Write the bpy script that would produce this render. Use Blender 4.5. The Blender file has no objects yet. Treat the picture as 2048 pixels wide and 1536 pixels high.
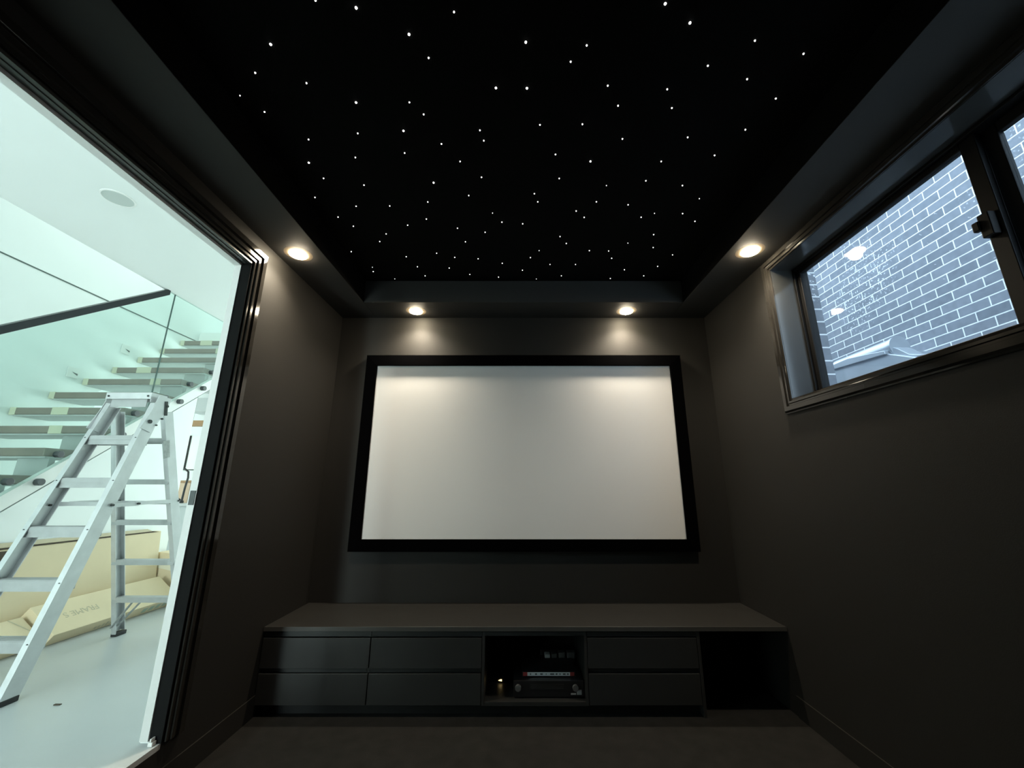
import bpy, bmesh, math, random
from mathutils import Vector, Matrix
random.seed(7)
C = bpy.context.scene.collection
SC = bpy.context.scene

# ------------------------------------------------------------------ materials
def new_mat(name):
    m = bpy.data.materials.new(name); m.use_nodes = True
    nt = m.node_tree
    return m, nt, nt.nodes['Principled BSDF']

def mat(name, col, rough=0.5, metal=0.0, var=0.0, scale=8.0, bump=0.0, bscale=60.0, spec=0.5, coat=0.0):
    m, nt, b = new_mat(name)
    b.inputs['Base Color'].default_value = (*col, 1)
    b.inputs['Roughness'].default_value = rough
    b.inputs['Metallic'].default_value = metal
    b.inputs['Specular IOR Level'].default_value = spec
    if coat: b.inputs['Coat Weight'].default_value = coat
    tc = nt.nodes.new('ShaderNodeTexCoord')
    if var > 0:
        n = nt.nodes.new('ShaderNodeTexNoise'); n.inputs['Scale'].default_value = scale
        n.inputs['Detail'].default_value = 4
        nt.links.new(tc.outputs['Object'], n.inputs['Vector'])
        r = nt.nodes.new('ShaderNodeMapRange')
        r.inputs['To Min'].default_value = 1 - var; r.inputs['To Max'].default_value = 1 + var
        nt.links.new(n.outputs['Fac'], r.inputs['Value'])
        mx = nt.nodes.new('ShaderNodeMix'); mx.data_type = 'RGBA'; mx.blend_type = 'MULTIPLY'
        mx.inputs['Factor'].default_value = 1
        mx.inputs['A'].default_value = (*col, 1)
        nt.links.new(r.outputs['Result'], mx.inputs['B'])
        nt.links.new(mx.outputs['Result'], b.inputs['Base Color'])
    if bump > 0:
        n2 = nt.nodes.new('ShaderNodeTexNoise'); n2.inputs['Scale'].default_value = bscale
        n2.inputs['Detail'].default_value = 3
        nt.links.new(tc.outputs['Object'], n2.inputs['Vector'])
        bp = nt.nodes.new('ShaderNodeBump'); bp.inputs['Strength'].default_value = bump
        bp.inputs['Distance'].default_value = 0.01
        nt.links.new(n2.outputs['Fac'], bp.inputs['Height'])
        nt.links.new(bp.outputs['Normal'], b.inputs['Normal'])
    return m

def emis(name, col, s):
    m, nt, b = new_mat(name)
    b.inputs['Base Color'].default_value = (*col, 1)
    b.inputs['Emission Color'].default_value = (*col, 1)
    b.inputs['Emission Strength'].default_value = s
    return m

def glass(name, tint, refl=1.0, ior=1.5):
    m = bpy.data.materials.new(name); m.use_nodes = True
    nt = m.node_tree; nt.nodes.clear()
    out = nt.nodes.new('ShaderNodeOutputMaterial')
    t = nt.nodes.new('ShaderNodeBsdfTransparent'); t.inputs['Color'].default_value = (*tint, 1)
    g = nt.nodes.new('ShaderNodeBsdfGlossy'); g.inputs['Roughness'].default_value = 0.0
    f = nt.nodes.new('ShaderNodeFresnel'); ge = nt.nodes.new('ShaderNodeNewGeometry')
    ir = nt.nodes.new('ShaderNodeMapRange'); ir.inputs['To Min'].default_value = ior; ir.inputs['To Max'].default_value = 1 / ior
    nt.links.new(ge.outputs['Backfacing'], ir.inputs['Value']); nt.links.new(ir.outputs['Result'], f.inputs['IOR'])   # same reflectance on both faces
    ml = nt.nodes.new('ShaderNodeMath'); ml.operation = 'MULTIPLY'; ml.inputs[1].default_value = refl
    mx = nt.nodes.new('ShaderNodeMixShader')
    nt.links.new(f.outputs['Fac'], ml.inputs[0]); nt.links.new(ml.outputs['Value'], mx.inputs['Fac'])
    nt.links.new(t.outputs['BSDF'], mx.inputs[1]); nt.links.new(g.outputs['BSDF'], mx.inputs[2])
    nt.links.new(mx.outputs['Shader'], out.inputs['Surface'])
    return m

def brick_mat(name, plane, course=0.0755, length=0.213, off=(0, 0)):  # plane = the two object axes of the brick face
    m, nt, b = new_mat(name)
    tc = nt.nodes.new('ShaderNodeTexCoord'); sp = nt.nodes.new('ShaderNodeSeparateXYZ')
    nt.links.new(tc.outputs['Object'], sp.inputs['Vector'])
    cb = nt.nodes.new('ShaderNodeCombineXYZ')
    nt.links.new(sp.outputs[plane[0]], cb.inputs['X']); nt.links.new(sp.outputs[plane[1]], cb.inputs['Y'])
    mp = nt.nodes.new('ShaderNodeMapping'); mp.inputs['Location'].default_value = (off[0], off[1], 0)
    nt.links.new(cb.outputs['Vector'], mp.inputs['Vector'])
    bt = nt.nodes.new('ShaderNodeTexBrick')
    bt.inputs['Scale'].default_value = 1.0
    bt.inputs['Brick Width'].default_value = length; bt.inputs['Row Height'].default_value = course
    bt.inputs['Mortar Size'].default_value = 0.0042; bt.inputs['Mortar Smooth'].default_value = 0.1
    bt.inputs['Bias'].default_value = 0.0
    bt.inputs['Color1'].default_value = (0.155, 0.168, 0.192, 1); bt.inputs['Color2'].default_value = (0.205, 0.218, 0.245, 1)
    bt.inputs['Mortar'].default_value = (0.72, 0.74, 0.74, 1)
    bt.offset = 0.5
    nt.links.new(mp.outputs['Vector'], bt.inputs['Vector'])
    n = nt.nodes.new('ShaderNodeTexNoise'); n.inputs['Scale'].default_value = 22; n.inputs['Detail'].default_value = 5
    nt.links.new(tc.outputs['Object'], n.inputs['Vector'])
    r = nt.nodes.new('ShaderNodeMapRange'); r.inputs['To Min'].default_value = .72; r.inputs['To Max'].default_value = 1.25
    nt.links.new(n.outputs['Fac'], r.inputs['Value'])
    mx = nt.nodes.new('ShaderNodeMix'); mx.data_type = 'RGBA'; mx.blend_type = 'MULTIPLY'; mx.inputs['Factor'].default_value = 1
    nt.links.new(bt.outputs['Color'], mx.inputs['A']); nt.links.new(r.outputs['Result'], mx.inputs['B'])
    def noise(sc, lo, hi):
        q = nt.nodes.new('ShaderNodeTexNoise'); q.inputs['Scale'].default_value = sc; q.inputs['Detail'].default_value = 2
        nt.links.new(tc.outputs['Object'], q.inputs['Vector'])
        k = nt.nodes.new('ShaderNodeMapRange'); k.inputs['From Min'].default_value = lo; k.inputs['From Max'].default_value = hi
        nt.links.new(q.outputs['Fac'], k.inputs['Value']); return k.outputs['Result']
    ml = nt.nodes.new('ShaderNodeMath'); ml.operation = 'MULTIPLY'
    nt.links.new(noise(48, .60, .66), ml.inputs[0]); nt.links.new(noise(1.3, .50, .62), ml.inputs[1])
    ef = nt.nodes.new('ShaderNodeMix'); ef.data_type = 'RGBA'; ef.inputs['B'].default_value = (.62, .64, .65, 1)
    nt.links.new(ml.outputs['Value'], ef.inputs['Factor']); nt.links.new(mx.outputs['Result'], ef.inputs['A'])
    nt.links.new(ef.outputs['Result'], b.inputs['Base Color'])
    b.inputs['Roughness'].default_value = 0.85
    bp = nt.nodes.new('ShaderNodeBump'); bp.inputs['Strength'].default_value = .5; bp.inputs['Distance'].default_value = .01
    bp.invert = True
    nt.links.new(bt.outputs['Fac'], bp.inputs['Height']); nt.links.new(bp.outputs['Normal'], b.inputs['Normal'])
    return m

M = dict(
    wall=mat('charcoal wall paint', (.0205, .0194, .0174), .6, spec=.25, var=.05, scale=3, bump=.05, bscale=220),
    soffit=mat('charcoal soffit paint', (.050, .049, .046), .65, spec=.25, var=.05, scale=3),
    star_ceiling=mat('black star ceiling felt', (.0035, .0035, .0035), .95, spec=.1, bump=.1, bscale=400),
    gloss=mat('glossy charcoal enamel', (.022, .0205, .018), .09, var=.05, scale=5),
    reveal=mat('satin charcoal enamel', (.050, .052, .050), .28, var=.05, scale=5),
    reveal_grey=mat('satin grey window lining', (.045, .047, .046), .08, var=.05, scale=5),
    halo_tint=mat('dull bronze trim', (.17, .135, .09), .6),  # halo round the lit lens is put into this ring colour
    black_paint=mat('black satin paint', (.006, .006, .006), .75, spec=.08),
    carpet=mat('dark charcoal carpet', (.0185, .018, .0168), .95, var=.45, scale=14, bump=.6, bscale=420, spec=.15),
    cabinet=mat('dark charcoal laminate', (.029, .0295, .0285), .42, var=.12, scale=9),
    bench=mat('dark stone grey benchtop', (.021, .0205, .019), .38, var=.2, scale=14),
    cab_edge=mat('benchtop edge', (.075, .073, .068), .3),  # lighter than the bench: light caught on the edge, painted in
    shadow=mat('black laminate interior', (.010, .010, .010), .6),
    velvet=mat('black velvet frame', (.0018, .0018, .002), 1.0, spec=.0, bump=.15, bscale=500),
    screen=mat('matte white screen fabric', (.77, .77, .77), .9, spec=.1),
    alu_black=mat('black powder coat', (.004, .004, .004), .5, spec=.2),
    white_wall=mat('white wall paint', (.80, .83, .82), .6, var=.02, scale=2),
    white_ceiling=mat('white ceiling paint', (.78, .80, .79), .8, var=.02, scale=2),
    white_gloss=mat('white enamel', (.80, .80, .78), .3),
    door_white=mat('satin white door edge', (.62, .62, .60), .45),
    hall_floor=mat('pale grey floor', (.46, .485, .49), .32, var=.10, scale=2.2),
    alu=mat('brushed aluminium', (.62, .63, .64), .38, metal=.65, var=.14, scale=16, bump=.08, bscale=40),
    alu_dull=mat('weathered aluminium', (.40, .41, .41), .5, metal=.55, var=.2, scale=14),
    alu_label=mat('grey printed label', (.42, .44, .43), .6, var=.35, scale=60),
    rubber=mat('black rubber', (.012, .012, .013), .6),
    steel=mat('dark grey steel', (.075, .08, .085), .4, metal=.4),
    bolt=mat('dark bolt steel', (.05, .055, .055), .4, metal=.5),
    card=mat('cream cardboard', (.68, .565, .38), .8, var=.06, scale=5),
    card_dark=mat('kraft cardboard', (.50, .43, .30), .85, var=.08, scale=6),
    dark_card=mat('dark card and gap shade', (.06, .045, .03), .9),  # painted shade of the carton gaps; also colours the floor scrap
    ink=mat('faded grey print', (.50, .445, .32), .8),
    ink_green=mat('faded green print', (.40, .47, .38), .8),
    tape=mat('clear packing tape', (.74, .70, .56), .18),
    tread=mat('timber tread in protective board', (.19, .155, .12), .6, var=.25, scale=10),
    tread_under=mat('tread underside in shade grey', (.43, .45, .44), .6, var=.06, scale=5),  # shade under the stair is put into this grey
    tape_yellow=mat('yellow masking tape', (.60, .57, .42), .6),
    rail_dark=mat('dark anodised handrail', (.016, .020, .024), .35, metal=.3),
    gap=mat('shadow line joint', (.10, .13, .12), .8),
    sheet=mat('galvanised sheet metal', (.44, .47, .50), .36, metal=.55, var=.15, scale=7),
    concrete=mat('outdoor concrete', (.34, .34, .33), .8, var=.15, scale=6),
    wood=mat('oak timber', (.36, .20, .09), .5, var=.2, scale=12),
    stone=mat('grey stone top', (.55, .56, .56), .3),
    grey_cab=mat('pale grey joinery', (.52, .55, .55), .5),
    peach=mat('peach cardboard', (.68, .50, .36), .8, var=.1, scale=10),
    plastic_white=mat('white plastic', (.75, .75, .73), .4),
    plastic_black=mat('black plastic', (.012, .012, .013), .35),
    plastic_grey=mat('grey plastic', (.50, .51, .51), .45),
    plastic_dark=mat('dark grey plastic', (.11, .112, .112), .45),
    silver=mat('silver sticker', (.50, .50, .50), .4, var=.3, scale=200),
    red=mat('red label', (.35, .05, .05), .5, var=.3, scale=150),
    label_white=mat('white label', (.80, .80, .80), .5),
    speaker=mat('white speaker mesh', (.50, .54, .52), .8, var=.05, scale=200),
    lens=emis('lit downlight lens', (1.0, .86, .62), 150.0),
    star=emis('lit fibre tip', (1.0, .98, .95), 5.0),
    star_b=emis('bright lit fibre tip', (1.0, .98, .95), 10.0),
    star_d=emis('faint lit fibre tip', (1.0, .98, .95), 2.5),
    led=emis('amber standby light', (1.0, .72, .30), 3.0),
    glass_bal=glass('green tinted balustrade glass', (.85, .935, .915), 1.0),
    glass_edge=mat('polished glass edge', (.05, .10, .09), .2),
    glass_win=glass('window glass', (.93, .96, .97), 1.0),
    brick_side=brick_mat('blue grey brickwork', ('Y', 'Z'), off=(.06, .02)),
    brick_return=brick_mat('blue grey brick ends', ('X', 'Z'), length=4.0, off=(.9, .0)),
    brick_front=brick_mat('blue grey brickwork return', ('X', 'Z'), off=(.03, .0)),
)

# ------------------------------------------------------------------ mesh helpers
class MB:
    def __init__(s): s.bm = bmesh.new()
    def faces(s, vs, fs):
        v = [s.bm.verts.new(p) for p in vs]
        for f in fs:
            try: s.bm.faces.new([v[i] for i in f])
            except ValueError: pass
        return s
    def box(s, x0, x1, y0, y1, z0, z1):
        vs = [(x, y, z) for x in (x0, x1) for y in (y0, y1) for z in (z0, z1)]
        return s.faces(vs, [(0, 1, 3, 2), (4, 6, 7, 5), (0, 4, 5, 1), (2, 3, 7, 6), (0, 2, 6, 4), (1, 5, 7, 3)])
    def hexa(s, a, b):            # two matching quads
        vs = list(a) + list(b)
        return s.faces(vs, [(0, 1, 2, 3), (7, 6, 5, 4), (0, 4, 5, 1), (1, 5, 6, 2), (2, 6, 7, 3), (3, 7, 4, 0)])
    def prism(s, poly, axis, a0, a1):
        def P(p, a): return {'x': (a, p[0], p[1]), 'y': (p[0], a, p[1]), 'z': (p[0], p[1], a)}[axis]
        n = len(poly)
        vs = [P(p, a0) for p in poly] + [P(p, a1) for p in poly]
        fs = [tuple(range(n)), tuple(range(2 * n - 1, n - 1, -1))] + [(i, i + n, (i + 1) % n + n, (i + 1) % n) for i in range(n)]
        return s.faces(vs, fs)
    def bar(s, p0, p1, u, w0, w1, h0, h1, end=None):
        """box-section bar from p0 to p1; u = direction of its width (w0..w1), the other side runs h0..h1"""
        p0, p1, u = Vector(p0), Vector(p1), Vector(u).normalized()
        a = (p1 - p0).normalized(); u = (u - a * u.dot(a)).normalized(); v = a.cross(u)
        q = lambda p: [p + u * w + v * h for w, h in ((w0, h0), (w1, h0), (w1, h1), (w0, h1))]
        return s.hexa(q(p0), q(p1))
    def cyl(s, p0, p1, r, seg=20, r1=None):
        p0, p1 = Vector(p0), Vector(p1); a = (p1 - p0).normalized()
        u = a.orthogonal().normalized(); v = a.cross(u); r1 = r if r1 is None else r1
        A = [p0 + (u * math.cos(t) + v * math.sin(t)) * r for t in [2 * math.pi * i / seg for i in range(seg)]]
        B = [p1 + (u * math.cos(t) + v * math.sin(t)) * r1 for t in [2 * math.pi * i / seg for i in range(seg)]]
        fs = [tuple(range(seg - 1, -1, -1)), tuple(range(seg, 2 * seg))] + [(i, (i + 1) % seg, (i + 1) % seg + seg, i + seg) for i in range(seg)]
        return s.faces(A + B, fs)
    def lathe(s, c, prof, seg=32):   # prof: (r, z) list around vertical axis at c
        vs = []
        for r, z in prof:
            vs += [(c[0] + r * math.cos(2 * math.pi * i / seg), c[1] + r * math.sin(2 * math.pi * i / seg), c[2] + z) for i in range(seg)]
        fs = []
        for k in range(len(prof) - 1):
            fs += [(k * seg + i, k * seg + (i + 1) % seg, (k + 1) * seg + (i + 1) % seg, (k + 1) * seg + i) for i in range(seg)]
        fs.append(tuple(range(seg - 1, -1, -1))); n = (len(prof) - 1) * seg
        fs.append(tuple(range(n, n + seg)))
        return s.faces(vs, fs)
    def tube(s, pts, r, seg=10):
        pts = [Vector(p) for p in pts]; rings = []
        u = None
        for i, p in enumerate(pts):
            a = (pts[min(i + 1, len(pts) - 1)] - pts[max(i - 1, 0)]).normalized()
            u = a.orthogonal().normalized() if u is None else (u - a * u.dot(a)).normalized()
            v = a.cross(u)
            rings.append([p + (u * math.cos(2 * math.pi * k / seg) + v * math.sin(2 * math.pi * k / seg)) * r for k in range(seg)])
        vs = [q for R in rings for q in R]; fs = []
        for i in range(len(pts) - 1):
            fs += [(i * seg + k, i * seg + (k + 1) % seg, (i + 1) * seg + (k + 1) % seg, (i + 1) * seg + k) for k in range(seg)]
        fs += [tuple(range(seg - 1, -1, -1)), tuple(range((len(pts) - 1) * seg, len(pts) * seg))]
        return s.faces(vs, fs)
    def sweep_frame(s, corners, prof, mk, closed=True):
        """corners: (c, outward) pairs in the wall plane; prof: (offset outward, height off the wall); mk(a, b, h) -> point"""
        n, m = len(corners), len(prof); vs = []
        for (a, b), (oa, ob) in corners:
            vs += [mk(a + oa * o, b + ob * o, h) for o, h in prof]
        fs = []
        for i in range(n if closed else n - 1):
            j = (i + 1) % n
            fs += [(i * m + k, i * m + (k + 1) % m, j * m + (k + 1) % m, j * m + k) for k in range(m)]
        if not closed: fs += [tuple(range(m)), tuple(range((n - 1) * m, n * m))]
        return s.faces(vs, fs)

def wloc(o):
    v = Vector((0, 0, 0))
    while o is not None: v += o.location; o = o.parent
    return v

def obj(name, mb, m, parent=None, bevel=0.0, smooth=False, kind=None, label=None, loc=None):
    bm = mb.bm if isinstance(mb, MB) else mb
    bmesh.ops.recalc_face_normals(bm, faces=bm.faces[:])
    if bevel > 0:
        es = [e for e in bm.edges if len(e.link_faces) == 2 and e.calc_face_angle(0) > .5]
        bmesh.ops.bevel(bm, geom=es, offset=bevel, segments=2, affect='EDGES', profile=.5, clamp_overlap=True)
    base = wloc(parent) if parent is not None else Vector(loc or (0, 0, 0))
    bmesh.ops.translate(bm, verts=bm.verts[:], vec=-base)
    me = bpy.data.meshes.new(name); bm.to_mesh(me); bm.free()
    me.materials.append(M[m] if isinstance(m, str) else m)
    if smooth:
        for p in me.polygons: p.use_smooth = True
        try: me.set_sharp_from_angle(angle=math.radians(40))
        except Exception: pass
    o = bpy.data.objects.new(name, me); C.objects.link(o)
    if parent is not None: o.parent = parent
    else: o.location = base
    if kind: o['kind'] = kind
    if label: o['label'] = label
    return o

def tag(o, label, cat, group=None):
    o['label'] = label; o['category'] = cat
    if group: o['group'] = group
    return o

def thing(name, loc, label=None, cat=None, group=None, kind=None):
    o = bpy.data.objects.new(name, None); C.objects.link(o); o.location = loc; o.empty_display_size = .05
    if label: o['label'] = label
    if cat: o['category'] = cat
    if group: o['group'] = group
    if kind: o['kind'] = kind
    return o

def struct(name, mb, m, label=None, **k): return obj(name, mb, m, kind='structure', label=label, **k)

def text_mesh(body, size, mx):
    cu = bpy.data.curves.new('lettering', 'FONT'); cu.body = body; cu.size = size; cu.extrude = .0004
    cu.align_x = 'CENTER'; cu.align_y = 'CENTER'
    t = bpy.data.objects.new('lettering', cu); C.objects.link(t)
    dg = bpy.context.evaluated_depsgraph_get(); me = bpy.data.meshes.new_from_object(t.evaluated_get(dg))
    bm = bmesh.new(); bm.from_mesh(me)
    bpy.data.objects.remove(t); bpy.data.curves.remove(cu); bpy.data.meshes.remove(me)
    bmesh.ops.transform(bm, matrix=mx, verts=bm.verts[:])
    return bm

def basis(o, xd, yd):
    x = Vector(xd).normalized(); y = Vector(yd); y = (y - x * y.dot(x)).normalized(); z = x.cross(y)
    m = Matrix((x, y, z)).transposed().to_4x4(); m.translation = Vector(o)
    return m

# ------------------------------------------------------------------ theatre room shell
XL, XR, YB, YR = -1.381, 1.450, 2.900, -2.30          # room faces
ZS, ZC = 2.438, 2.608                                  # soffit and star ceiling heights
FH = 0.195                                             # hall floor level
DY0, DY1, DZ = 0.72, 1.842, 2.275                     # doorway in the left wall
WY0, WY1, WZ0, WZ1 = 0.205, 2.060, 1.603, 2.357        # window in the right wall

struct('floor', MB().box(XL, XR, YR, YB, -.12, 0), 'carpet')
w = MB().box(-1.421, XL, DY1, 3.02, 0, 2.75)
w.box(-1.421, XL, DY0, DY1, DZ, 2.75).box(-1.421, XL, YR - .1, DY0, 0, 2.75).box(-1.421, XL, DY0, DY1, 0, FH - .02)
struct('wall_left', w, 'wall')
w = MB().box(XR, 1.57, WY1, 3.02, 0, 2.75).box(XR, 1.57, YR - .1, WY0, 0, 2.75)
w.box(XR, 1.57, WY0, WY1, 0, WZ0).box(XR, 1.57, WY0, WY1, WZ1, 2.75)
struct('wall_right', w, 'wall')
struct('wall_back', MB().box(-1.421, 1.57, YB, 3.02, 0, 2.75), 'wall')
struct('wall_rear', MB().box(-1.421, 1.57, YR - .12, YR, 0, 2.75), 'wall')
struct('ceiling', MB().box(-1.421, 1.57, YR - .1, 3.02, ZC, 2.80), 'star_ceiling')
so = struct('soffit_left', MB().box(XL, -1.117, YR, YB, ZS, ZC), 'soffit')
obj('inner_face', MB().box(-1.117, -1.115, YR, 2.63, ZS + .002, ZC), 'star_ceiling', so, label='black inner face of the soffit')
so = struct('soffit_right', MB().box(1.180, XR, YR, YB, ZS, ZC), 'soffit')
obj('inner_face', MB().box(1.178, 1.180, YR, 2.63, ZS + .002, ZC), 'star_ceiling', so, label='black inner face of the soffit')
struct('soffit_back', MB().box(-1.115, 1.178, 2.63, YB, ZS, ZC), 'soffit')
for nm, b in (('baseboard_left', (XL, XL + .006, YR, 2.43, 0, .10)), ('baseboard_right', (XR - .006, XR, YR, 2.43, 0, .10))):
    struct(nm, MB().box(*b), 'wall')

# doorway: stepped architrave, jamb, white door edge in the pocket
d = thing('door_1', (XL, DY1, FH), kind='structure')
prof = [(.008, 0), (.008, .012), (.022, .012), (.026, .019), (.040, .019), (.044, .013), (.054, .013), (.058, .022), (.084, .022), (.092, .015), (.098, .010), (.098, 0)]
mk = lambda a, b, h: (XL + h, a, b)
cor = [((DY1, FH), (1, 0)), ((DY1, DZ), (1, 1)), ((DY0, DZ), (-1, 1)), ((DY0, FH), (-1, 0))]
obj('architrave', MB().sweep_frame(cor, prof, mk, closed=False), 'gloss', d)
obj('jamb', MB().box(-1.424, XL + .004, DY1 - .004, DY1 + .002, FH, DZ), 'black_paint', d, label='glossy dark jamb')
obj('head_jamb', MB().box(-1.424, XL + .004, DY0, DY1, DZ - .008, DZ + .002).box(-1.408, -1.396, DY0, DY1 - .01, DZ - .011, DZ - .006), 'reveal', d)
obj('head_lining', MB().box(-1.462, -1.4245, DY0, DY1, DZ - .022, DZ + .03), 'white_gloss', d, label='white lining of the door head')
de = obj('door_edge', MB().box(-1.458, -1.4255, DY1 - .010, DY1 - .0005, FH + .008, DZ - .022), 'door_white', d, label='white edge of the sliding door')
obj('latch_plate', MB().box(-1.452, -1.428, DY1 - .0125, DY1 - .010, 1.075, 1.136), 'bolt', de, bevel=.0008, label='dark metal latch plate')
obj('floor_guide', MB().box(-1.412, -1.394, DY1 - .026, DY1 - .006, FH, FH + .014).box(-1.406, -1.400, DY1 - .026, DY1 - .006, FH + .014, FH + .026), 'plastic_white', d, bevel=.002, label='small white plastic door guide')
struct('threshold', MB().box(-1.424, XL, DY0, DY1, FH - .02, FH), 'hall_floor')

# window: casing, reveal, sliding sashes
wd = thing('window_1', (XR, WY1, WZ0), kind='structure')
prof = [(0, 0), (0, .010), (.010, .012), (.012, .019), (.022, .019), (.025, .014), (.033, .014), (.036, .021), (.058, .021), (.066, .012), (.072, .010), (.072, 0)]
mk = lambda a, b, h: (XR - h, a, b)
cor = [((WY1, WZ0), (1, -1)), ((WY1, WZ1), (1, 1)), ((WY0, WZ1), (-1, 1)), ((WY0, WZ0), (-1, -1))]
obj('casing', MB().sweep_frame(cor, prof, mk), 'gloss', wd)
t = .012
rv = MB().box(XR - .004, 1.566, WY1 - .001, WY1 + t, WZ0, WZ1).box(XR - .004, 1.566, WY0 - t, WY0 + .001, WZ0, WZ1)
rv.box(XR - .004, 1.566, WY0 - t, WY1 + t, WZ1 - .001, WZ1 + t).box(XR - .004, 1.566, WY0 - t, WY1 + t, WZ0 - t, WZ0 + .001)
obj('reveal', rv, 'reveal_grey', wd)
fr = MB().box(1.566, 1.645, WY1 - .012, WY1, WZ0, WZ1).box(1.566, 1.645, WY0, WY0 + .012, WZ0, WZ1)
fr.box(1.566, 1.645, WY0, WY1, WZ1 - .014, WZ1).box(1.566, 1.645, WY0, WY1, WZ0, WZ0 + .025)
obj('frame', fr, 'alu_black', wd, bevel=.002)
def sash(x0, x1, y0, y1, z0, z1, l, r, tb):
    s = obj('sash', MB().box(x0, x1, y1 - l, y1, z0, z1).box(x0, x1, y0, y0 + r, z0, z1).box(x0, x1, y0 + r, y1 - l, z1 - tb, z1).box(x0, x1, y0 + r, y1 - l, z0, z0 + tb), 'alu_black', wd, bevel=.003)
    obj('pane', MB().box((x0 + x1) / 2 - .002, (x0 + x1) / 2 + .002, y0 + r, y1 - l, z0 + tb, z1 - tb), 'glass_win', s)
    return s
s1 = sash(1.582, 1.606, 1.128, WY1 - .010, WZ0 + .022, WZ1 - .012, .026, .050, .026)
sash(1.610, 1.634, WY0 + .010, 1.135, WZ0 + .022, WZ1 - .012, .047, .030, .040)
lt = MB().box(1.556, 1.583, 1.140, 1.176, 1.955, 2.040).box(1.548, 1.566, 1.168, 1.190, 1.985, 2.020)
obj('latch', lt, 'alu_black', s1, bevel=.004, label='black sash latch')

# ------------------------------------------------------------------ outside the window
struct('wall_outside', MB().box(3.35, 3.60, -0.6, 9.0, -.1, 4.6), 'brick_side', label='neighbouring wall of blue grey brick with white mortar')
bl = MB().box(1.648, 1.692, 2.056, 9.0, -.1, 3.2).box(1.648, 1.692, -3.5, .20, -.1, 3.2).box(1.648, 1.692, .20, 2.056, -.1, WZ0 - .03).box(1.648, 1.692, .20, 2.056, WZ1 + .30, 3.2)
struct('wall_brick', bl, 'brick_return')
struct('ground', MB().box(1.57, 3.6, -3.5, 9.0, -.2, -.1), 'concrete')
hd = thing('flue_cabinet', (3.1, 3.2, -.1), 'galvanised sheet metal cabinet with a rounded hood outside the window', 'metal cabinet')
obj('body', MB().prism([(2.83, -.1), (3.60, -.1), (3.60, 2.225), (3.06, 2.20), (2.83, 2.09)], 'x', 2.95, 3.34), 'sheet', hd, bevel=.006)
obj('flange', MB().prism([(3.04, 2.185), (3.615, 2.222), (3.615, 2.262), (3.40, 2.268), (3.16, 2.235), (3.04, 2.215)], 'x', 2.93, 3.345), 'sheet', hd, bevel=.004)
dr = obj('hood', MB().cyl((3.04, 3.03, 2.245), (3.04, 3.62, 2.245), .078, 36), 'sheet', hd, smooth=True)
obj('hood_rim', MB().cyl((3.04, 3.012, 2.245), (3.04, 3.036, 2.245), .084, 36), 'sheet', dr, smooth=True)
obj('hood_skirt', MB().prism([(2.80, 2.10), (3.03, 2.10), (3.03, 2.245), (2.98, 2.215), (2.90, 2.14)], 'x', 2.98, 3.10), 'sheet', hd, bevel=.004)

# ------------------------------------------------------------------ star points and downlights
STARS = [(-.63,.898,1),(-.512,.918,2),(-.206,.929,1),(-.366,.994,2),(.023,1.018,2),(-.845,1.025,2),(-.317,1.069,1),(-.959,1.121,1),(-.792,1.159,1),(-.087,1.178,2),(.03,1.179,2),(-1.073,1.208,0),(-.638,1.237,2),(-.429,1.236,1),(-.385,1.288,1),(-1.021,1.277,1),(-.488,1.365,2),(-.686,1.377,1),(-.911,1.408,1),(-.34,1.431,1),(-.165,1.362,1),(-.153,1.414,1),(-.515,1.48,1),(.456,.907,2),(.555,.96,2),(.231,1.028,1),(.796,1.013,1),(.183,1.082,1),(.989,1.055,1),(.675,1.096,1),(.842,1.144,1),(.333,1.169,1),(.561,1.183,1),(.391,1.25,1),(.607,1.26,1),(.995,1.22,1),(.087,1.336,1),(.263,1.333,1),(.447,1.405,1),(.726,1.397,1),(.953,1.359,1),(-.747,1.505,1),(-.975,1.536,2),(-.272,1.528,1),(-.952,1.632,1),(-.772,1.677,1),(-.422,1.661,2),(-.182,1.625,1),(-1.059,1.764,1),(-.259,1.75,1),(-.481,1.798,1),(-.872,1.831,1),(-.691,1.829,1),(-1.007,1.919,1),(-.519,1.936,1),(-.145,1.886,0),(-.954,2.0,1),(-.639,1.99,1),(-.097,1.963,1),(.021,1.978,1),(-.357,2.018,1),(-.2,2.056,1),(-.789,2.072,1),(-.852,2.147,1),(-.328,2.15,1),(-1.07,2.255,1),(-.735,2.313,1),(-.529,2.273,1),(-.42,2.321,1),(-.269,2.338,1),(-.112,2.392,1),(-.692,2.435,1),(-.478,2.451,1),(-1.001,2.441,0),(-1.015,2.497,1),(-.895,2.597,0),(-.667,2.555,1),(-.347,2.536,1),(-.146,2.573,1),(.024,2.479,1),(.165,1.488,1),(.33,1.528,2),(.657,1.528,1),(.887,1.493,1),(.196,1.633,1),(.436,1.68,0),(.623,1.648,1),(.815,1.68,1),(.079,1.737,1),(.099,1.797,1),(.408,1.797,1),(.581,1.82,1),(.94,1.773,0),(.311,1.869,1),(.744,1.888,0),(.363,1.922,1),(.68,1.921,1),(.899,1.89,1),(.995,1.956,1),(.246,2.097,1),(.801,2.078,1),(.292,2.167,1),(.67,2.163,0),(.841,2.21,1),(.128,2.244,0),(.447,2.244,1),(.57,2.248,1),(.608,2.331,1),(.993,2.292,1),(.075,2.323,1),(.209,2.406,1),(.381,2.406,1),(.943,2.43,1),(.728,2.473,1),(.301,2.555,1),(.886,2.555,1),(.125,2.599,0),(.657,2.592,1)]
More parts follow.
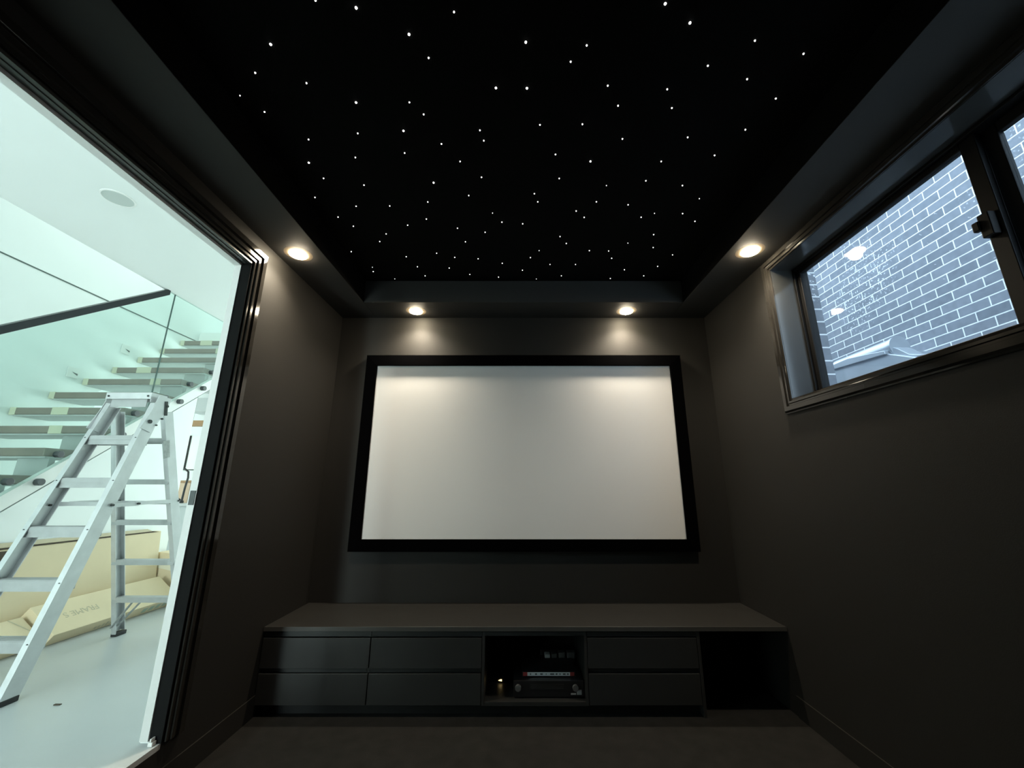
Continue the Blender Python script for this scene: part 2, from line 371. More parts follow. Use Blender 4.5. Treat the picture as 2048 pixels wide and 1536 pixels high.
SPEC = {0: ('star_d', .0021, 'faint pinpoint fibre optic star in the black ceiling', 'faint ceiling stars'),
        1: ('star', .0027, 'small white fibre optic star in the black ceiling', 'small ceiling stars'),
        2: ('star_b', .0038, 'large bright fibre optic star in the black ceiling', 'large ceiling stars')}
protos = {}
for x, y, k in STARS:
    mt, r, lab, grp = SPEC[k]
    if k not in protos:
        prof = [(r, 0), (r, -.001), (r * .9, -.0024), (r * .62, -.0038), (r * .2, -.0045)]
        o = obj('ceiling_star', MB().lathe((x, y, ZC), prof, 14), mt, loc=(x, y, ZC), smooth=True)
        protos[k] = o
    else:
        o = protos[k].copy(); C.objects.link(o); o.location = (x, y, ZC)
    tag(o, lab, 'star light', grp); o['kind'] = 'thing'

LAMPS = [(-1.257, 2.018, 'lit round downlight in the left soffit beside the open doorway'),
         (1.300, 1.989, 'lit round downlight in the right soffit beside the window'),
         (-.775, 2.775, 'lit round downlight above the left end of the projector screen'),
         (.809, 2.775, 'lit round downlight above the right end of the projector screen')]
LAMP_W = 54.0
for x, y, lab in LAMPS:
    dl = thing('downlight', (x, y, ZS), lab, 'downlight', 'lit soffit downlights')
    obj('trim_ring', MB().lathe((x, y, ZS), [(.074, 0), (.060, -.0016), (.047, -.003), (.046, -.001)], 40), 'halo_tint', dl, smooth=True)  # trim ring made wide and tinted to stand in for the lamp halo
    obj('lens', MB().lathe((x, y, ZS), [(.0455, -.001), (.045, -.009), (.036, -.014), (.018, -.0165), (.004, -.017)], 36), 'lens', dl, smooth=True)
    li = bpy.data.lights.new('downlight_beam', 'SPOT'); li.energy = LAMP_W; li.color = (1.0, .87, .68)
    li.spot_size = math.radians(140); li.spot_blend = 1.0; li.shadow_soft_size = .03
    lo = bpy.data.objects.new('downlight_beam', li); C.objects.link(lo); lo.location = (x, y, ZS - .024)

# ------------------------------------------------------------------ projector screen
sc = thing('projector_screen', (.034, YB, .735), 'large white projector screen with a wide black frame on the back wall', 'projector screen')
x0, x1, z0, z1 = -1.143, 1.211, .737, 2.116
ix0, ix1, iz0, iz1 = -1.064, 1.131, .814, 2.036
fy0, fy1 = 2.852, 2.898
f = MB().hexa([(x0, fy0 + .006, z0), (x1, fy0 + .006, z0), (ix1, fy0, iz0), (ix0, fy0, iz0)], [(x0, fy1, z0), (x1, fy1, z0), (ix1, fy1, iz0), (ix0, fy1, iz0)])
f.hexa([(x0, fy0 + .006, z1), (x1, fy0 + .006, z1), (ix1, fy0, iz1), (ix0, fy0, iz1)], [(x0, fy1, z1), (x1, fy1, z1), (ix1, fy1, iz1), (ix0, fy1, iz1)])
f.hexa([(x0, fy0 + .006, z0), (x0, fy0 + .006, z1), (ix0, fy0, iz1), (ix0, fy0, iz0)], [(x0, fy1, z0), (x0, fy1, z1), (ix0, fy1, iz1), (ix0, fy1, iz0)])
f.hexa([(x1, fy0 + .006, z0), (x1, fy0 + .006, z1), (ix1, fy0, iz1), (ix1, fy0, iz0)], [(x1, fy1, z0), (x1, fy1, z1), (ix1, fy1, iz1), (ix1, fy1, iz0)])
obj('frame', f, 'velvet', sc)
obj('screen_surface', MB().box(ix0 - .02, ix1 + .02, 2.874, 2.878, iz0 - .02, iz1 + .02), 'screen', sc)

# ------------------------------------------------------------------ media cabinets and benchtop
CF = 2.430
bt_ = obj('benchtop', MB().box(XL + .002, XR - .002, CF - .004, YB - .001, .398, .421), 'bench', bevel=.002, loc=(.03, 2.66, .398))
obj('front_edge', MB().box(XL + .002, XR - .002, CF - .0055, CF - .0041, .400, .4205), 'cab_edge', bt_)  # thin pale strip painted as a lit front edge
tag(bt_, 'long dark grey benchtop running wall to wall under the screen', 'benchtop')
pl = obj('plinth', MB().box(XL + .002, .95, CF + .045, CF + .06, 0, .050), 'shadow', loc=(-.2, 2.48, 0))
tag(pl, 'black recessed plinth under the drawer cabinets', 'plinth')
def drawer_unit(xa, xb, label, kd=True):
    u = thing('drawer_cabinet', ((xa + xb) / 2, CF + .2, .05), label, 'cabinet', 'low charcoal drawer cabinets')
    c = MB().box(xa, xa + .016, CF + .022, YB - .004, .052, .396).box(xb - .016, xb, CF + .022, YB - .004, .052, .396)
    c.box(xa + .016, xb - .016, CF + .022, YB - .004, .052, .068).box(xa + .016, xb - .016, CF + .04, YB - .004, .380, .396).box(xa + .016, xb - .016, YB - .02, YB - .004, .068, .38)
    obj('carcass', c, 'cabinet', u)
    obj('finger_rail', MB().box(xa, xb, CF + .006, CF + .022, .371, .396), 'cabinet', u, bevel=.001)
    for za, zb in ((.222, .366), (.055, .198)):
        dd = obj('drawer', MB().box(xa + .0015, xb - .0015, CF, CF + .018, za, zb), 'cabinet', u, bevel=.0015)
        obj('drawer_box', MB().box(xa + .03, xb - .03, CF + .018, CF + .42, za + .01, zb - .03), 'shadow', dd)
    obj('finger_channel', MB().box(xa + .016, xb - .016, CF + .019, CF + .025, .199, .221), 'cabinet', u)
    return u
drawer_unit(XL + .003, -.798, 'low charcoal two-drawer cabinet against the left wall')
drawer_unit(-.796, -.199, 'low charcoal two-drawer cabinet left of the open equipment bay')
drawer_unit(.366, .956, 'low charcoal two-drawer cabinet right of the open equipment bay')
n = thing('open_cabinet', (.083, CF + .2, .05), 'open-fronted charcoal cabinet bay holding the audio equipment', 'cabinet')
c = MB().box(-.197, -.183, CF, YB - .004, .052, .396).box(.350, .364, CF, YB - .004, .052, .396)
c.box(-.183, .350, CF, YB - .004, .376, .396).box(-.183, .350, CF, YB - .004, .052, .071)
obj('carcass', c, 'cabinet', n, bevel=.001)
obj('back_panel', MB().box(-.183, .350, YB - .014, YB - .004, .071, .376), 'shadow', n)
e = obj('end_panel', MB().box(.957, .973, CF, YB - .004, 0, .397), 'cabinet', bevel=.001, loc=(.965, 2.66, 0))
tag(e, 'charcoal end panel beside the empty black bay', 'panel')

# equipment in the open bay
av = thing('av_receiver', (.16, 2.64, .071), 'wide black audio receiver on the floor of the open bay', 'receiver')
obj('body', MB().box(-.03, .345, 2.475, 2.80, .083, .151), 'plastic_black', av, bevel=.003)
obj('front_panel', MB().box(-.03, .345, 2.466, 2.475, .078, .152), 'plastic_black', av, bevel=.002)
for xx in (-.005, .30): obj('knob', MB().cyl((xx, 2.452, .122), (xx, 2.466, .122), .016, 24), 'plastic_dark', av, bevel=.002)
obj('display', MB().box(.06, .24, 2.4645, 2.466, .112, .136), 'shadow', av)
obj('badge', MB().box(.275, .302, 2.4648, 2.466, .088, .096), 'silver', av, label='silver sticker')
obj('badge', MB().box(.306, .332, 2.4648, 2.466, .088, .111), 'silver', av, label='silver square sticker')
for xx, yy in ((0, 2.50), (.315, 2.50), (0, 2.77), (.315, 2.77)): obj('foot', MB().cyl((xx, yy, .0715), (xx, yy, .083), .016, 16), 'rubber', av)
mp = thing('media_player', (.16, 2.62, .151), 'slim black media player with a white and red label strip along its front', 'media player')
obj('body', MB().box(.015, .310, 2.515, 2.74, .152, .178), 'plastic_black', mp, bevel=.002)
ls = obj('label_strip', MB().box(.046, .279, 2.5135, 2.515, .156, .173), 'label_white', mp, label='white label strip')
obj('label_end', MB().box(.022, .046, 2.5135, 2.515, .156, .173), 'red', mp, label='red end of the label')
obj('label_end', MB().box(.279, .302, 2.5135, 2.515, .156, .173), 'red', mp, label='red end of the label')
pm = MB()
for xa, wd_ in ((.060, .006), (.088, .010), (.116, .014), (.146, .004), (.170, .022), (.200, .010), (.221, .006), (.240, .014), (.262, .010)):
    pm.box(xa, xa + wd_, 2.5131, 2.5135, .161, .168)
obj('printed_marks', pm, 'plastic_dark', ls)
pb = thing('power_board', (.24, 2.72, .178), 'black power board standing behind the media player in the bay', 'power board')
obj('body', MB().box(.13, .345, 2.735, 2.775, .152, .205), 'plastic_black', pb, bevel=.004)
for xa, xb, za, zb, mt, lab in ((.152, .184, .142, .196, 'plastic_grey', 'light grey power plug, brightest in the black power board'),
                               (.192, .224, .150, .198, 'plastic_dark', 'dark power plug just right of the light grey plug'),
                               (.234, .272, .154, .206, 'plastic_dark', 'dark power plug second from the right wall of the bay'),
                               (.284, .330, .150, .206, 'plastic_dark', 'wide dark power plug nearest the right wall of the bay')):
    if za < .153: za = .153
    p = thing('power_plug', ((xa + xb) / 2, 2.735, (za + zb) / 2), lab, 'plug', 'plugs in the power board')
    pr = [(xa, zb), (xb, zb), (xb, za + .010), (xb - .009, za), (xa + .009, za), (xa, za + .010)]
    obj('body', MB().prism(pr, 'y', 2.692, 2.735), mt, p, bevel=.004)
    obj('cord', MB().tube([((xa + xb) / 2, 2.700, za + .012), ((xa + xb) / 2 + .004, 2.690, za + .002), ((xa + xb) / 2 + .008, 2.70, za - .001 if za < .1 else .183)], .003, 8), 'rubber', p)
lg = thing('power_adapter', (-.11, 2.66, .071), 'small black adapter with a glowing amber light at the bay\'s left', 'adapter')
obj('body', MB().box(-.140, -.080, 2.64, 2.70, .0715, .098), 'plastic_black', lg, bevel=.004)
obj('indicator_light', MB().prism([(-.118, .084), (-.098, .080), (-.098, .089), (-.106, .089)], 'y', 2.637, 2.641), 'led', lg, label='glowing amber light')

# ------------------------------------------------------------------ hall shell
HZ = 2.912
NX, WX = -3.250, -4.250
struct('floor_hall', MB().box(-9.0, -1.424, -3.1, 7.5, -.05, FH), 'hall_floor')
w = MB().box(-1.461, -1.4215, DY1, 7.5, FH, HZ).box(-1.461, -1.4215, DY0, DY1, DZ, HZ).box(-1.461, -1.4215, -3.1, DY0, FH, HZ)
struct('wall_hall_right', w, 'white_wall')
struct('ceiling_hall', MB().box(NX, -1.40, -3.1, 7.5, HZ, 3.14), 'white_ceiling')
struct('ceiling_kitchen', MB().box(-9.0, NX, 5.6, 7.5, HZ, 3.14).box(-9.0, WX - .1, 3.0, 5.6, HZ, 3.14), 'white_ceiling')
struct('wall_hall_front', MB().box(WX - .1, -2.62, -3.2, -3.1, FH, 5.2).box(-1.92, -1.40, -3.2, -3.1, FH, 5.2).box(-2.62, -1.92, -3.2, -3.1, 2.35, 5.2), 'white_wall')
cap = lambda y: 1.100 + .786 * (y - 2.601)             # slope of the stair string
yb = 2.601 + (FH - 1.10) / .786
def yat(z): return 2.601 + (z - 1.10) / .786
# wall beside the stair: full height up to the end of the under-stair wall, above the flight beyond it
struct('wall_hall_left', MB().prism([(-3.1, FH), (3.93, FH), (3.93, cap(3.93) - .05), (5.6, cap(5.6) - .05), (5.6, 5.2), (-3.1, 5.2)], 'x', WX - .1, WX), 'white_wall')
struct('trim_1', MB().box(WX, WX + .003, -3.1, 5.6, 3.014, 3.026), 'gap', label='thin shadow line joint along the stair wall')
struct('ceiling_stairwell', MB().box(WX - .1, -1.4, -3.2, 5.6, 5.2, 5.35), 'white_ceiling')
struct('wall_stairwell_right', MB().box(NX + .9, NX + 1.0, -3.1, 5.6, 3.14, 5.2), 'white_wall')
struct('wall_stairwell_end', MB().box(WX - .1, NX + 1.0, 5.6, 5.7, 3.14, 5.2), 'white_wall')
# wall under the stair with its capping band
th = .115
struct('wall_understair', MB().prism([(yat(FH + th + .012), FH), (3.957, FH), (3.957, cap(3.957) - th - .012)], 'x', NX - .034, NX - .004), 'white_wall')
struct('trim_2', MB().prism([(yat(FH + th + .012), FH), (yat(FH + th), FH), (5.35, cap(5.35) - th), (5.35, cap(5.35) - th - .012)], 'x', NX - .033, NX - .010), 'gap')
struct('wall_kitchen', MB().box(-9.0, -6.30, 7.5, 7.6, FH, 3.1).box(-5.70, -1.4, 7.5, 7.6, FH, 3.1).box(-6.30, -5.70, 7.5, 7.6, FH, 1.47).box(-6.30, -5.70, 7.5, 7.6, 2.10, 3.1), 'white_wall')
struct('wall_kitchen_left', MB().box(-9.1, -9.0, 2.9, 7.6, FH, 3.1), 'white_wall')
struct('wall_kitchen_front', MB().box(-9.0, WX - .1, 2.9, 3.0, FH, 3.1), 'white_wall')

# staircase
st = thing('staircase', (-3.75, 1.6, FH), 'floating staircase with boarded timber treads climbing along the far white wall', 'staircase')
obj('string_capping', MB().prism([(yat(FH + th), FH), (yat(FH), FH), (5.35, cap(5.35)), (5.35, cap(5.35) - th)], 'x', NX - .034, NX), 'white_gloss', st, label='white sloping string capping')
for k in range(-7, 7):
    zt = 1.800 + .19 * k; yf = 3.280 + .24 * k
    xr = NX - .038
    tr = obj('tread', MB().box(WX + .004, xr, yf, yf + .285, zt - .058, zt), 'tread', st, bevel=.008)
    obj('tread_underside', MB().box(WX + .03, xr, yf + .012, yf + .28, zt - .070, zt - .0585), 'tread_under', tr)
    strips = [(WX + .006, .05)]
    if k % 3 == 0: strips.append((WX + .25 + .2 * random.random(), .10 + .1 * random.random()))
    if k % 3 == 2: strips.append((xr - .30, .10))
    for xa, wv in strips:
        obj('tape_strip', MB().box(xa, xa + wv, yf - .0015, yf + .286, zt - .0600, zt + .0015), 'tape_yellow', tr, label='yellow protective tape')
    if k > -7:
        obj('riser_block', MB().box(-3.52, xr - .01, yf + .05, yf + .09, zt - .19, zt - .07), 'tread_under', st, label='riser block in shade grey')

struct('floor_landing', MB().box(-4.20, NX - .04, 4.93, 5.6, 2.985, 3.13), 'white_gloss')

# balustrade
bz = lambda y: cap(y) + .006
gb = thing('glass_balustrade', (NX + .012, 2.6, cap(2.6)), 'clear green-tinted glass balustrade with a dark handrail on the stair side', 'balustrade')
def gpanel(y0, y1, top):
    obj('glass_panel', MB().prism([(y0, bz(y0)), (y1, bz(y1)), (y1, top(y1)), (y0, top(y0))], 'x', NX + .006, NX + .018), 'glass_bal', gb)
    obj('glass_edge', MB().box(NX + .006, NX + .018, y1 + .0005, y1 + .004, bz(y1), top(y1)), 'glass_edge', gb, label='dark polished glass edge')
ht = lambda y: 2.136 + .774 * (y - 2.33)
gpanel(1.75, 3.432, lambda y: min(ht(y) - .012, HZ + .2))
gpanel(3.446, 4.62, lambda y: HZ + .2)
hr = MB().hexa([(NX - .012, 1.75, ht(1.75) - .062), (NX + .034, 1.75, ht(1.75) - .062), (NX + .034, 1.75, ht(1.75)), (NX - .012, 1.75, ht(1.75))],
               [(NX - .012, 3.36, ht(3.36) - .062), (NX + .034, 3.36, ht(3.36) - .062), (NX + .034, 3.36, ht(3.36)), (NX - .012, 3.36, ht(3.36))])
obj('handrail', hr, 'rail_dark', gb, bevel=.002)
for k in range(-5, 4):
    for dy in (.042, .214):
        y = 3.280 + .24 * k + dy; z = 1.757 + .19 * k
        s = obj('standoff', MB().cyl((NX + .0004, y, z), (NX + .036, y, z), .023, 24), 'steel', gb, bevel=.002)

# recessed step lights on the stair wall
for y, z, lab in ((4.086, 2.598, 'square recessed step light higher on the stair wall'), (3.656, 2.213, 'square recessed step light lower on the stair wall')):
    s = thing('step_light', (WX, y, z), lab, 'step light', 'stair wall step lights')
    obj('face_plate', MB().box(WX, WX + .008, y - .05, y + .05, z - .05, z + .05), 'white_gloss', s, bevel=.002)
    obj('recess_shade', MB().prism([(y - .012, z + .005), (y + .040, z - .004), (y + .040, z - .022), (y + .010, z - .008)], 'x', WX + .008, WX + .0095), 'gap', s)  # dark shape stands in for the shadow inside the recess
sp = thing('ceiling_speaker', (-2.521, 2.139, HZ), 'round white speaker grille flush in the hall ceiling', 'speaker', kind='thing')
obj('rim', MB().lathe((-2.521, 2.139, HZ), [(.085, 0), (.085, -.003), (.080, -.006), (.076, -.006), (.076, -.003)], 40), 'white_gloss', sp, smooth=True)
obj('grille', MB().lathe((-2.521, 2.139, HZ), [(.076, 0), (.076, -.004), (.03, -.0055), (.004, -.006)], 40), 'speaker', sp, smooth=True)

# ------------------------------------------------------------------ step ladder
L = thing('step_ladder', (-2.49, 2.5, FH), 'tall aluminium step ladder standing open in the white hall', 'ladder')
def channel(name, p0, p1, inward, dep, flange, mtl, parent=L):
    """C-section rail: front edge runs p0-p1, web on the outer side reaching back by dep, flanges turned inward"""
    p0, p1 = Vector(p0), Vector(p1); a = (p1 - p0).normalized(); i = Vector((inward, 0, 0)); i = (i - a * i.dot(a)).normalized()
    b = Vector((0, 1, 0)); b = (b - a * b.dot(a)); b = (b - i * b.dot(i)).normalized()
    m = MB(); tk = .0035
    for w0, w1, d0, d1 in ((0, tk, 0, dep), (tk, flange, 0, tk), (tk, flange, dep - tk, dep)):
        q = lambda p: [p + i * w + b * dd for w, dd in ((w0, d0), (w1, d0), (w1, d1), (w0, d1))]
        m.hexa(q(p0), q(p1))
    return obj(name, m, mtl, parent), b
TOPZ = 1.665
fy = lambda z: 2.081 + .26 * (z - FH)
ry = lambda z: 2.985 - .30 * (z - FH)
frx = lambda z: -2.322 + .035 * (z - FH) / 1.5
flx = lambda z: -2.738 + .145 * (z - FH) / 1.5
rrx = lambda z: -2.247 - .055 * (z - FH) / 1.5
rlx = lambda z: -2.700 + .055 * (z - FH) / 1.5
rails = {}
for key, fx, yy, inw, dep in (('fr', frx, fy, -1, .076), ('fl', flx, fy, 1, .076), ('rr', rrx, ry, -1, .064), ('rl', rlx, ry, 1, .064)):
    zt = TOPZ if key[0] == 'f' else 1.62
    o, b = channel('rail', (fx(FH + .012), yy(FH + .012), FH + .012), (fx(zt), yy(zt), zt), inw, dep, .030, 'alu')
    xf = fx(FH)
    obj('rubber_foot', MB().box(min(xf - .004 * inw, xf + .034 * inw), max(xf - .004 * inw, xf + .034 * inw), yy(FH) - .004, yy(FH) + dep + .006, FH, FH + .024), 'rubber', o, bevel=.003)
    rails[key] = o
for z in (.443, .695, .945, 1.203, 1.455):
    xa, xb, y = flx(z) + .004, frx(z) - .004, fy(z)
    m = MB().box(xa, xb, y + .006, y + .074, z - .004, z)
    m.box(xa, xb, y + .006, y + .010, z - .054, z - .004).box(xa, xb, y + .003, y + .006, z - .026, z - .004).box(xa, xb, y + .070, y + .074, z - .054, z - .004)
    for i in range(4): m.box(xa, xb, y + .014 + i * .014, y + .020 + i * .014, z, z + .002)
    tr = obj('tread', m, 'alu_dull', L)
    for xx in (xa + .006, xb - .006): obj('rivet', MB().cyl((xx, y - .004, z - .016), (xx, y + .006, z - .016), .006, 12), 'bolt', tr)
for z in (.449, .690, .945, 1.203, 1.462):
    xa, xb, y = rlx(z) + .004, rrx(z) - .004, ry(z)
    m = MB().box(xa, xb, y + .004, y + .056, z - .003, z).box(xa, xb, y + .004, y + .007, z - .032, z - .003).box(xa, xb, y + .053, y + .056, z - .032, z - .003)
    obj('rung', m, 'alu_dull', L)
cx0, cx1, cy0, cy1 = -2.596, -2.312, 2.452, 2.568
cp = MB().box(cx0, cx1, cy0, cy1, 1.722, 1.730).box(cx0, cx1, cy0, cy0 + .004, 1.690, 1.722).box(cx0, cx1, cy1 - .004, cy1, 1.690, 1.722)
cp.box(cx0, cx0 + .004, cy0 + .004, cy1 - .004, 1.672, 1.722).box(cx1 - .004, cx1, cy0 + .004, cy1 - .004, 1.672, 1.722)
tc_ = obj('top_cap', cp, 'alu', L)
for xx in (cx0 + .018, cx1 - .018): obj('bolt', MB().cyl((xx, cy0 - .004, 1.708), (xx, cy0, 1.708), .006, 12), 'bolt', tc_)
obj('cap_beam', MB().box(cx0 + .03, cx1 - .03, cy0 + .012, cy0 + .016, 1.640, 1.722), 'alu_dull', L)
for key, fx, s in (('fr', frx, 1), ('fl', flx, -1)):
    x = fx(1.56)
    m = MB().prism([(2.40, 1.50), (2.475, 1.48), (2.54, 1.60), (2.575, 1.715), (2.48, 1.715), (2.45, 1.615)], 'x', min(x, x + .006 * s), max(x, x + .006 * s))
    br = obj('hinge_plate', m, 'alu', L, bevel=.001)
    for yy, zz, r in ((2.452, 1.545, .012), (2.548, 1.66, .008), (2.53, 1.575, .006), (2.50, 1.53, .005)):
        obj('bolt', MB().cyl((x + .006 * s, yy, zz), (x + .013 * s, yy, zz), r, 16), 'bolt', br)
    obj('hinge_arm', MB().bar((x + .008 * s, 2.535, 1.69), (x + .008 * s, 2.552, 1.60), (0, 1, 0), -.009, .009, -.003, .003), 'bolt', br)
# spreaders between front and rear rails
for fx, rx in ((frx, rrx), (flx, rlx)):
    z = 1.060; x = (fx(z) + rx(z)) / 2 + (.012 if fx is frx else -.012)
    s = obj('spreader', MB().bar((fx(z) + (.010 if fx is frx else -.010), fy(z) + .05, z - .006), (x, 2.50, z - .004), (0, 0, 1), -.011, .011, -.0025, .0025).bar((x, 2.48, z), (rx(z) + (.010 if fx is frx else -.010), ry(z) + .045, z + .006), (0, 0, 1), -.011, .011, -.0025, .0025), 'alu', L)
    for xx, yy, zz in ((fx(z), fy(z) + .05, z - .006), (x, 2.49, z - .002), (rx(z), ry(z) + .045, z + .006)):
        obj('bolt', MB().cyl((xx - .014, yy, zz), (xx + .016, yy, zz), .006, 12), 'bolt', s)
obj('spreader_bar', MB().bar((rlx(1.05) + .004, ry(1.05) - .004, 1.056), (rrx(1.05) - .004, ry(1.05) - .004, 1.056), (0, 0, 1), -.011, .011, -.002, .002), 'alu_dull', L)
obj('spreader_bar', MB().bar((flx(1.06) + .004, fy(1.06) + .080, 1.060), (frx(1.06) - .004, fy(1.06) + .080, 1.060), (0, 0, 1), -.011, .011, -.002, .002), 'alu_dull', L)
# braces under the lowest tread and rung
for y, za, zb, xa, xb in ((fy(.41) + .02, .415, .235, -2.50, flx(.235) + .006), (fy(.41) + .05, .415, .235, -2.47, flx(.235) + .006),
                          (fy(.41) + .03, .415, .26, -2.36, frx(.26) - .006),
                          (ry(.42) + .012, .42, .255, -2.56, rlx(.26) + .006), (ry(.42) + .050, .42, .255, -2.53, rlx(.26) + .01),
                          (ry(.42) + .03, .42, .33, -2.36, rrx(.33) - .006)):
    obj('brace', MB().bar((xa, y, za), (xb, y - .03 if y < 2.5 else y + .03, zb), (0, 1, 0), -.009, .009, -.002, .002), 'alu_dull', L)
obj('brace_strap', MB().bar((flx(.40) + .085, fy(.42) - .004, .425), (flx(.3) + .02, fy(.25) - .008, .225), (1, 0, 0), -.009, .009, -.002, .002), 'bolt', L)
lx = rrx(1.39) + .002
pm = MB().hexa([(lx, 2.612, 1.330), (lx, 2.657, 1.344), (lx, 2.628, 1.452), (lx, 2.582, 1.440)], [(lx + .0012, 2.612, 1.330), (lx + .0012, 2.657, 1.344), (lx + .0012, 2.628, 1.452), (lx + .0012, 2.582, 1.440)])
obj('rating_label', pm, 'alu_label', L, label='grey rating label')

# ------------------------------------------------------------------ cartons on the hall floor
# long carton standing on edge against the under-stair wall
A = thing('cardboard_carton', (-3.2, 3.2, FH), 'long cream carton standing on edge against the under-stair wall', 'carton')
ya, yb_ = 2.36, 3.790
prA = [(-3.240, FH), (-3.135, FH), (-3.196, .778), (-3.240, .782)]
obj('body', MB().prism(prA, 'y', ya, yb_), 'card', A, bevel=.003)
obj('lid_flap', MB().hexa([(-3.190, ya, .790), (-3.190, yb_ - .1, .784), (-3.236, yb_ - .1, .800), (-3.236, ya, .812)], [(-3.190, ya, .794), (-3.190, yb_ - .1, .788), (-3.236, yb_ - .1, .804), (-3.236, ya, .816)]), 'card_dark', A, label='raised lid flap')
obj('flap_shade', MB().hexa([(-3.193, ya + .01, .778), (-3.193, yb_ - .02, .774), (-3.23, yb_ - .02, .776), (-3.23, ya + .01, .78)], [(-3.1915, ya + .01, .790), (-3.1915, yb_ - .1, .784), (-3.23, yb_ - .1, .79), (-3.23, ya + .01, .80)]), 'dark_card', A)  # dark filler stands in for shade inside the lid slit
obj('opening_shade', MB().hexa([(-3.1885, 2.42, .700), (-3.1885, 2.685, .700), (-3.1945, 2.685, .768), (-3.1945, 2.42, .768)], [(-3.1860, 2.42, .700), (-3.1860, 2.685, .700), (-3.1925, 2.685, .768), (-3.1925, 2.42, .768)]), 'dark_card', A, label='dark patch painted as shade under the open flap')  # dark sheet laid on the carton face, painted shade of an opening
# thin cartons leaning at a slant in front of it
def leaning(y0, y1, fx, zlen, label, thick=.085, rise=.153, run=.25):
    t = thing('cardboard_carton', (fx, (y0 + y1) / 2, FH), label, 'carton')
    d = Vector((-run, 0, rise)).normalized(); nn = Vector((d.z, 0, -d.x))           # up-slope direction, outward normal
    b0 = Vector((fx, 0, FH)); t0 = b0 + nn * thick
    pts = [b0, t0, t0 + d * zlen, b0 + d * zlen]
    obj('body', MB().prism([(p.x, p.z) for p in pts], 'y', y0, y1), 'card', t, bevel=.003)
    return t, t0, d, nn
B, t0, dB, nB = leaning(2.80, 3.74, -2.944, .250, 'long thin carton lying slanted on the floor, printed FRAME upside down', rise=.20)
pt = lambda y, s, h=.001: Vector((t0.x, y, t0.z)) + dB * s + nB * h
obj('printed_lettering', text_mesh('FRAME S', .060, basis(pt(3.035, .125), (0, -1, 0), -dB)), 'ink', B, label='faded lettering FRAME')
fm = lambda y, s: Vector((-2.944, y, FH)) + nB * s + (-dB) * .0012
pm = MB()
for i in range(4): pm.hexa([fm(3.44 + .06 * i, .022), fm(3.48 + .06 * i, .022), fm(3.48 + .06 * i, .062), fm(3.44 + .06 * i, .062)], [p - dB * -.0006 for p in (fm(3.44 + .06 * i, .022), fm(3.48 + .06 * i, .022), fm(3.48 + .06 * i, .062), fm(3.44 + .06 * i, .062))])
obj('printed_panel', pm, 'ink_green', B, label='faded green print')
pm = MB()
for i in range(7):
    y = 3.09 + .026 * i; h = .018 + .018 * random.random()
    pm.hexa([fm(y, .016), fm(y + .016, .016), fm(y + .016, .016 + h), fm(y, .016 + h)], [p + dB * .0006 for p in (fm(y, .016), fm(y + .016, .016), fm(y + .016, .016 + h), fm(y, .016 + h))])
obj('printed_marks', pm, 'ink', B)
Cc, t1, dC, nC = leaning(2.05, 2.775, -2.975, .200, 'shorter blank carton lying slanted behind the ladder\'s lowest step', thick=.07, rise=.19)
pf = lambda y, s, h=.0008: Vector((t1.x, y, t1.z)) + dC * s + nC * h
obj('flap_crease', MB().bar(pf(2.70, .20), pf(2.765, .06), nC, 0, .001, -.0025, .0025), 'ink', Cc)
Dd = thing('cardboard_carton', (-3.0, 4.0, FH), 'small taped carton at the far end of the slanted cartons', 'carton')
obj('body', MB().hexa([(-3.20, 3.81, FH), (-2.70, 3.81, FH), (-2.72, 3.81, .56), (-3.20, 3.81, .60)], [(-3.20, 4.20, FH), (-2.70, 4.20, FH), (-2.72, 4.20, .56), (-3.20, 4.20, .60)]), 'card', Dd, bevel=.004)
obj('printed_ring', MB().cyl((-3.02, 3.8085, .545), (-3.02, 3.8098, .545), .026, 24), 'ink', Dd, label='faded round print')
obj('packing_tape', MB().hexa([(-3.19, 3.809, .475), (-2.705, 3.809, .375), (-2.705, 3.809, .425), (-3.19, 3.809, .525)], [(-3.19, 3.808, .475), (-2.705, 3.808, .375), (-2.705, 3.808, .425), (-3.19, 3.808, .525)]), 'tape', Dd, label='strip of clear tape')
sc_ = obj('floor_scrap', MB().box(-2.108, -2.078, 2.118, 2.128, FH, FH + .004), 'dark_card', bevel=.001, loc=(-2.093, 2.123, FH))
tag(sc_, 'tiny dark scrap lying on the pale hall floor by the ladder', 'scrap')

# ------------------------------------------------------------------ kitchen seen under the stair
wk = thing('window_2', (-6.0, 7.5, 1.47), kind='structure')
obj('frame', MB().box(-6.30, -6.12, 7.48, 7.53, 2.065, 2.10).box(-6.185, -6.12, 7.48, 7.53, 1.47, 2.065).box(-6.30, -5.70, 7.49, 7.53, 1.47, 1.485), 'alu_black', wk)
obj('pane', MB().box(-6.30, -5.70, 7.515, 7.518, 1.47, 2.10), 'glass_win', wk)
obj('blind', MB().box(-6.12, -5.70, 7.488, 7.496, 1.485, 2.10), 'white_gloss', wk)
struct('wall_kitchen_outside', MB().box(-8.0, -3.5, 8.6, 8.8, 0, 3.4), 'brick_front')
kb = thing('kitchen_bench', (-5.5, 6.95, FH), 'pale grey kitchen bench glimpsed beyond the stair', 'bench')
obj('cabinet', MB().box(-6.4, -4.6, 6.68, 7.48, FH, .872), 'grey_cab', kb)
obj('stone_top', MB().box(-6.42, -4.58, 6.66, 7.49, .872, .91), 'stone', kb, bevel=.003)
tp = thing('kitchen_tap', (-5.66, 6.95, .91), 'black gooseneck kitchen tap on the pale kitchen bench', 'tap')
obj('spout', MB().tube([(-5.63, 6.95, .92), (-5.62, 6.95, 1.15), (-5.60, 6.95, 1.32), (-5.615, 6.95, 1.42), (-5.68, 6.95, 1.465), (-5.76, 6.95, 1.465)], .016, 10), 'plastic_black', tp, smooth=True)
